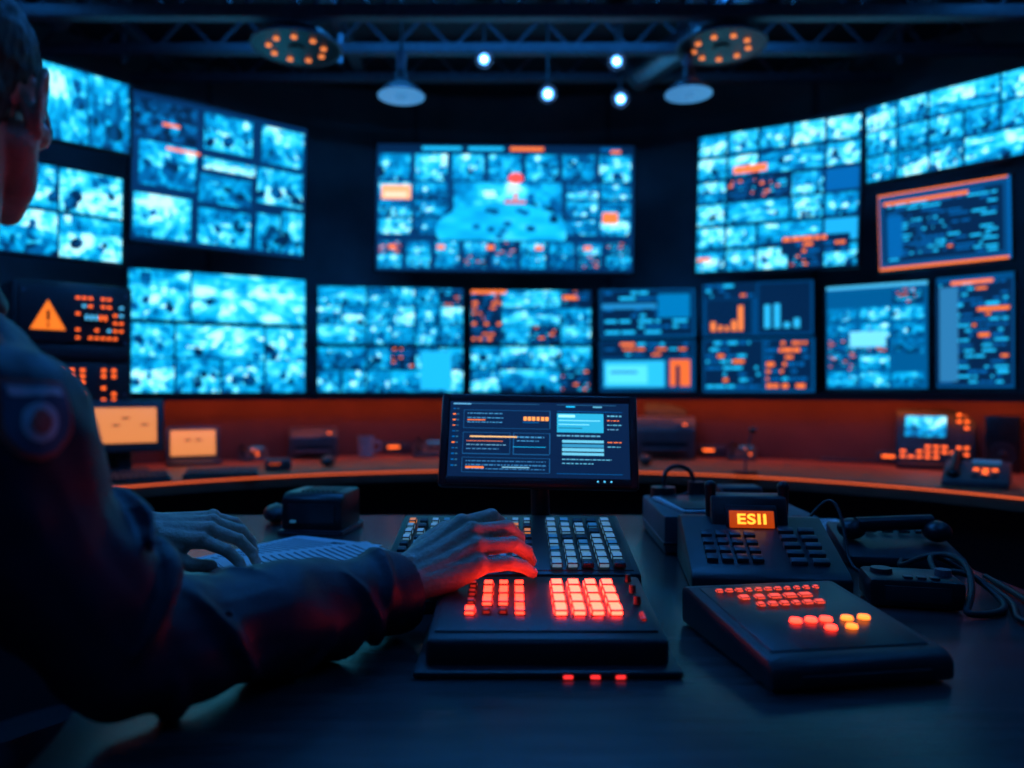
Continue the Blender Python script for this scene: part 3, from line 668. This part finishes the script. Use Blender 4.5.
# ================================================================ OPERATOR
op=empty('security_operator',(-.64,.76,0))
OPL=Vector(op.location)
def body(b,name,voxel,sm,disp=None,depth=0):
    o=b.finish(name,parent=op,smooth=True); o.location=-OPL
    md=o.modifiers.new('fuse','REMESH'); md.mode='VOXEL'; md.voxel_size=voxel; md.use_smooth_shade=True
    s=o.modifiers.new('soft','SMOOTH'); s.factor=.5; s.iterations=sm
    if disp:
        for i,(sc,st) in enumerate(disp):
            t=bpy.data.textures.new(name+'_folds%d'%i,'CLOUDS'); t.noise_scale=sc; t.noise_depth=depth
            d=o.modifiers.new('folds','DISPLACE'); d.texture=t; d.strength=st; d.mid_level=.5; d.texture_coords='LOCAL'
        s=o.modifiers.new('soften_folds','SMOOTH'); s.factor=.5; s.iterations=2
    return o
V=Vector
sR=V((-.455,.655,1.035)); eR=V((-.365,.725,.824)); wR=V((-.152,1.003,.808))
sL=V((-.765,.955,1.05)); eL=V((-.82,1.15,.84)); wL=V((-.625,1.300,.826))
nb=V((-.61,.79,1.15)); ch=V((-.625,.79,.98)); ab=V((-.66,.755,.78)); pl=V((-.69,.725,.60))
sh=RZ(math.radians(-45))
b=B()
b.sph(ch,(.185,.125,.17),'jacket',24,sh); b.sph(V((-.62,.80,1.05)),(.20,.10,.095),'jacket',24,sh); b.sph(ab,(.165,.125,.17),'jacket',24,sh); b.sph(pl,(.17,.135,.12),'jacket',24,sh)
b.cap(nb+V((0,0,-.02)),.065,sR+V((-.02,.02,.02)),.07,'jacket'); b.cap(nb+V((0,0,-.02)),.065,sL+V((.02,-.02,.02)),.07,'jacket')
mR=(sR+eR)/2+V((-.008,-.005,0)); b.cap(sR,.083,mR,.074,'jacket'); b.cap(mR,.074,eR,.062,'jacket'); 
fm=eR.lerp(wR,.42)+V((0,0,.002)); b.cap(eR,.062,fm,.060,'jacket'); b.cyl(fm,wR,.060,.047,'jacket',28)
d=(wR-eR).normalized(); b.cyl(wR-d*.03,wR+d*.002,.052,.050,'jacket',28)
b.cap(sL,.083,eL,.062,'jacket'); b.cyl(eL,wL,.060,.042,'jacket',24)
d=(wL-eL).normalized(); b.cyl(wL-d*.03,wL+d*.002,.045,.044,'jacket',28)
def ridge(p0,p1,t0,t1,r0,r1,ph,turn,th):
    ax=(p1-p0).normalized(); u=ax.cross(V((0,0,1))).normalized(); v=ax.cross(u); pts=[]
    for i in range(15):
        s=i/14; t=t0+(t1-t0)*s; r=r0+(r1-r0)*t; a=ph+turn*s; pts.append(p0.lerp(p1,t)+(u*math.cos(a)+v*math.sin(a))*(r+th*.45))
    for i,(q0,q1) in enumerate(zip(pts,pts[1:])):
        w0=th*math.sin(math.pi*(i+.4)/14.8); w1=th*math.sin(math.pi*(i+1.4)/15.0); b.cap(q0,max(.002,w0),q1,max(.002,w1),'jacket',8)
for t0,t1,ph,tn,th in ((.05,.22,.2,3.0,.011),(.16,.42,2.4,2.8,.010),(.30,.50,4.6,-2.6,.011),(.42,.70,1.0,2.6,.009),(.55,.74,3.4,-2.8,.009),(.68,.86,5.2,2.6,.008),(.76,.9,2.0,2.4,.008),(.12,.34,5.2,2.0,.010),(.36,.60,2.6,-2.4,.009),(.80,.93,.4,-2.6,.007)): ridge(eR,wR,t0,t1,.060,.050,ph,tn,th)
for t0,t1,ph,tn,th in ((.15,.5,.3,2.6,.012),(.3,.65,2.8,2.6,.012),(.5,.85,4.8,-2.6,.012),(.7,.98,1.2,2.8,.011),(.6,.95,3.8,2.4,.010)): ridge(sR,eR,t0,t1,.082,.063,ph,tn,th)
jk=body(b,'jacket',.0048,2,[(.085,.016),(.035,.005)])
b=B(); b.torus(nb+V((.0,0,.015)),.062,.016,'jacket',RX(-.15),28,10); b.torus(nb+V((0,0,.035)),.058,.012,'jacket',RX(-.2),28,10); body(b,'collar',.005,3)
b=B(); f=V((.70,.71,0)); s_=V((.71,-.70,0))
b.sph(V((-.69,.725,.56)),(.175,.14,.09),'trouser',24,sh)
for sg in(-1,1):
    hp=V((-.69,.725,.56))+s_*.09*sg; kn=hp+f*.40+s_*.03*sg; kn.z=.57; an=V((kn.x-f.x*.02,kn.y,.11))
    b.cap(hp,.085,kn,.062,'trouser'); b.cap(kn,.062,kn.lerp(an,.4),.058,'trouser'); b.cap(kn.lerp(an,.4),.058,an,.045,'trouser')
body(b,'trousers',.009,4,[(.08,.015)])
b=B()
for sg in(-1,1):
    hp=V((-.69,.725,.56))+s_*.09*sg; kn=hp+f*.40+s_*.03*sg; an=V((kn.x-f.x*.02,kn.y,.08))
    b.cap(an,.04,an+f*.12+V((0,0,-.035)),.035,'black'); b.cap(an+V((0,0,-.03)),.038,an+f*.17+V((0,0,-.047)),.03,'black')
body(b,'shoes',.006,3)
# head
HR=RZ(math.radians(12)); hc=V((-.568,.782,1.368))
def H(x,y,z): return hc+HR@V((x,y,z))
b=B(); k='skin'
b.sph(H(0,-.012,.034),(.075,.095,.083),k,32,HR); b.sph(H(0,.03,-.022),(.063,.062,.083),k,28,HR); b.sph(H(0,.040,-.075),(.044,.046,.036),k,20,HR)
for sg in(-1,1):
    b.cap(H(sg*.055,.0,-.040),.021,H(sg*.048,.028,-.078),.017); b.cap(H(sg*.048,.028,-.078),.017,H(sg*.018,.075,-.098),.016)
    b.sph(H(sg*.044,.066,-.012),(.022,.022,.018),k); b.cap(H(sg*.01,.088,.024),.010,H(sg*.045,.074,.026),.009)
    b.sph(H(sg*.012,.101,-.033),(.009,.010,.007),k,12)
    b.sph(H(sg*.074,-.008,-.004),(.007,.017,.028),k,16,HR@RZ(sg*-.3))
    ear=[(.076,.008,.0),(.080,.008,.018),(.084,-.002,.030),(.087,-.014,.030),(.088,-.024,.018),(.086,-.025,.0),(.082,-.018,-.016),(.078,-.008,-.028),(.076,.0,-.030)]
    for (x0,y0_,z0),(x1,y1_,z1) in zip(ear,ear[1:]): b.cap(H(sg*x0,y0_,z0),.0042,H(sg*x1,y1_,z1),.0045,k,8)
    b.sph(H(sg*.078,-.002,-.028),(.005,.007,.009),k,12)
    b.cap(H(sg*.077,-.004,-.008),.004,H(sg*.080,-.012,.012),.004,k,8)
b.cap(H(0,.090,.012),.008,H(0,.112,-.024),.009); b.sph(H(0,.110,-.029),.011,k)
b.cap(H(-.02,.086,-.056),.006,H(.02,.086,-.056),.006); b.cap(H(-.017,.086,-.066),.0065,H(.017,.086,-.066),.0065); b.sph(H(0,.084,-.097),(.018,.014,.014),k)
b.cap(H(0,-.03,-.04),.056,nb+V((0,0,-.03)),.060); b.cap(H(0,-.045,-.03),.045,nb+V((-.02,-.02,-.03)),.058)
hd=body(b,'head',.0028,3)
b=B()
for sg in(-1,1): b.sph(H(sg*.031,.0795,-.002),.0125,'eyew',20); b.sph(H(sg*.031,.0895,-.002),(.0055,.003,.0055),'iris',14,HR)
o=b.finish('eyes',parent=op); o.location=-OPL
b=B()
for sg in(-1,1):
    b.cap(H(sg*.014,.098,.028),.0035,H(sg*.048,.083,.030),.003,'hair',8)
o=b.finish('eyebrows',parent=op); o.location=-OPL
b=B()
for sg in(-1,1):
    b.torus(H(sg*.032,.104,.0),.021,.0018,'metal',HR@RX(math.pi/2),24,6); b.cyl(H(sg*.052,.102,.006),H(sg*.079,.0,.012),.0018,.0018,'metal',8)
b.cyl(H(-.011,.105,.004),H(.011,.105,.004),.0016,.0016,'metal',8)
o=b.finish('spectacles',parent=op); o.location=-OPL
b=B(); b.sph(H(0,-.020,.044),(.079,.096,.082),'hair',32,HR); b.sph(H(0,-.045,-.0),(.066,.068,.062),'hair',28,HR); b.sph(H(0,.01,.075),(.066,.075,.045),'hair',24,HR)
for sg in(-1,1): b.cap(H(sg*.068,.022,.030),.012,H(sg*.069,.018,.000),.008,'hair',10)
body(b,'hair',.004,2,[(.012,.006)])

def hand(name,wrist,xd,zd,side,curls,sc=1.0,tcurl=0,yawoff=0):
    ex=V(xd).normalized(); ez=V(zd); ez=(ez-ex*ez.dot(ex)).normalized(); ey=ez.cross(ex)*side
    T=lambda x,y,z: wrist+(ex*x+ey*y+ez*z)*sc
    b=B(); nails=[]
    kn=[(.092,.027,.004),(.096,.005,.008),(.090,-.016,.006),(.080,-.035,.0)]
    base=[(.008,.014,0),(.006,.004,.002),(.006,-.007,.002),(.008,-.016,0)]
    for (x,y,z),(x0,y0,z0),r in zip(kn,base,(.0130,.0130,.0125,.012)):
        b.cap(T(x0,y0,z0),.0175*sc,T(x*.55,y*.75,z*.6-.003),.0162*sc); b.cap(T(x*.55,y*.75,z*.6-.003),.0162*sc,T(x,y,z),r*sc)
    b.cap(T(.02,.0,-.008),.021*sc,T(.07,.0,-.008),.017*sc)
    b.cap(T(.02,-.018,-.008),.017*sc,T(.065,-.028,-.006),.014*sc)
    b.cap(T(-.05,.010,0),.023*sc,T(.01,.010,0),.0212*sc); b.cap(T(-.05,-.010,0),.023*sc,T(.01,-.010,0),.0205*sc)
    for (x,y,z),(x0,y0,z0) in zip(kn,base): b.cap(T(x0+.02,y0,.0125),.0025*sc,T(x-.004,y,z+.0098),.0035*sc,'skin',8); b.sph(T(x,y,z+.003),.0118*sc,'skin')
    lens=[(.043,.025,.021),(.047,.029,.022),(.044,.027,.022),(.034,.020,.019)]
    rad=[(.0110,.0096,.0087,.0074),(.0112,.0098,.0088,.0075),(.0107,.0094,.0084,.0072),(.0097,.0084,.0076,.0064)]
    yaw=[.17,.03,-.11,-.28]
    for i in range(4):
        p=T(*kn[i]); a=0; 
        for j in range(3):
            a+=math.radians(curls[i][j]); y=yaw[i]+yawoff*(1 if j==0 else .6)
            dl=V((math.cos(a)*math.cos(y),math.cos(a)*math.sin(y),-math.sin(a)))
            dw=ex*dl.x+ey*dl.y+ez*dl.z; q=p+dw*lens[i][j]*sc
            b.cap(p,rad[i][j]*sc,q,rad[i][j+1]*sc)
            if j>0: b.sph(p,rad[i][j]*1.08*sc,'skin')
            if j==2:
                up=V((math.sin(a)*math.cos(y),math.sin(a)*math.sin(y),math.cos(a))); uw=ex*up.x+ey*up.y+ez*up.z
                nails.append((q-dw*.003*sc+uw*(rad[i][3]*.80)*sc,dw,uw,rad[i][3]*sc))
            p=q
    th=[T(.016,.018,-.008),T(.048,.045,-.016),T(.078,.058-.01*tcurl,-.024-.004*tcurl),T(.101,.058-.022*tcurl,-.031-.006*tcurl)]
    for p,q,r0,r1 in zip(th,th[1:],(.0175,.0130,.0108),(.0135,.0108,.0085)): b.cap(p,r0*sc,q,r1*sc)
    b.cap(T(.03,.024,-.004),.014*sc,T(.062,.032,-.006),.010*sc)
    o=body(b,name,.0021,3)
    b=B()
    dw=(th[3]-th[2]).normalized(); uw=(ey*.75+ez*.6); uw=(uw-dw*uw.dot(dw)).normalized(); nails.append((th[3]+uw*.0068*sc,dw,uw,.009*sc))
    for p,dw,uw,r in nails:
        m3=Matrix((dw,uw.cross(dw),uw)).transposed(); b.sph(p,(r*.95,r*.75,r*.28),'nail',14,m3)
    n=b.finish(name+'_nails',parent=op); n.location=-OPL
hand('right_hand',V((-.142,1.018,.818)),(.84,.34,.42),(-.35,-.72,.63),1,[(22,42,28),(26,40,26),(22,36,22),(12,28,20)],1.16,0,-.10)
hand('left_hand',V((-.607,1.315,.832)),(.96,-.12,-.02),(0,-.50,.87),-1,[(14,34,26),(20,36,26),(24,38,28),(26,38,28)],1.06,1,0)
def wrap(name,ctr,nrm,up,w,h,k,off,shape='shield'):
    bm=bmesh.new(); n=18; z=V(nrm).normalized(); y=(V(up)-z*V(up).dot(z)).normalized(); x=y.cross(z)
    vs={}
    for i in range(n+1):
        for j in range(n+1):
            u=i/n*2-1; v=j/n*2-1
            wd=1.0 if v>0 else math.sqrt(max(.0,1-(v*v)))*.98+.02
            if shape=='oval': wd=math.sqrt(max(.002,1-v*v))
            if shape=='rect': wd=1
            vs[i,j]=bm.verts.new(V(ctr)+x*u*w/2*wd+y*v*h/2-OPL+z*.01)
    for i in range(n):
        for j in range(n): bm.faces.new((vs[i,j],vs[i+1,j],vs[i+1,j+1],vs[i,j+1]))
    me=bpy.data.meshes.new(name); bm.to_mesh(me); bm.free(); me.materials.append(M[k]); me.polygons.foreach_set('use_smooth',[True]*len(me.polygons))
    o=bpy.data.objects.new(name,me); scene.collection.objects.link(o); o.parent=op
    s=o.modifiers.new('wrap','SHRINKWRAP'); s.target=jk; s.wrap_method='NEAREST_SURFACEPOINT'; s.wrap_mode='ABOVE_SURFACE'; s.offset=off
    return o
pc=sR+V((.072,-.038,.012)); nn=(.86,-.5,.2)
wrap('shoulder_patch',pc,nn,(0,0,1),.062,.074,'patchr',.0025); wrap('shoulder_patch_field',pc,nn,(0,0,1),.053,.064,'patch',.0045); wrap('shoulder_patch_emblem',pc+V((0,0,-.004)),nn,(0,0,1),.030,.034,'patchw',.0065,'oval'); wrap('shoulder_patch_centre',pc+V((0,0,-.004)),nn,(0,0,1),.016,.020,'patchr',.0085,'oval'); wrap('shoulder_patch_title',pc+V((0,0,.025)),nn,(0,0,1),.044,.009,'patchw',.0065,'rect')
wrap('epaulette',sR+V((-.0,-.005,.09)),(.3,0,1),(-.6,.6,.1),.035,.09,'patchr',.004,'rect')

b=B()
b.box((0,-.02,.432),(.46,.44,.07),'black',.03,seg=3)
b.box((0,-.265,.72),(.42,.05,.48),'black',.022,RX(math.radians(8)),3); b.box((0,-.25,.45),(.07,.03,.25),'dark',.005)
b.cyl((0,0,.10),(0,0,.40),.03,.025,'dark')
for i in range(5):
    a=i*2*math.pi/5; e=V((.27*math.cos(a),.27*math.sin(a),.07)); b.cyl((0,0,.11),e,.022,.014,'dark',12); b.cyl(e+V((-.012*math.sin(a),.012*math.cos(a),-.04)),e+V((.012*math.sin(a),-.012*math.cos(a),-.04)),.03,.03,'black',16)
for sx in(-1,1): b.cyl((sx*.235,-.05,.43),(sx*.25,-.05,.62),.012,.012,'dark',10); b.box((sx*.25,-.02,.63),(.055,.22,.025),'black',.01)
b.finish('office_chair',(-.70,.70,0),math.radians(-45))

# ---------------------------------------------------------------- world, camera
w=bpy.data.worlds.new('World'); scene.world=w; w.use_nodes=True; bg=w.node_tree.nodes['Background']; bg.inputs[0].default_value=(.004,.012,.04,1); bg.inputs[1].default_value=.6
cam=bpy.data.cameras.new('Camera'); co=bpy.data.objects.new('Camera',cam); scene.collection.objects.link(co)
co.location=(0,0,EYE); co.rotation_euler=(math.radians(90+.45),0,0); cam.lens=27; cam.sensor_width=36; cam.clip_start=.02
cam.dof.use_dof=True; cam.dof.focus_distance=1.18; cam.dof.aperture_fstop=1.9
scene.camera=co
scene.view_settings.view_transform='Standard'
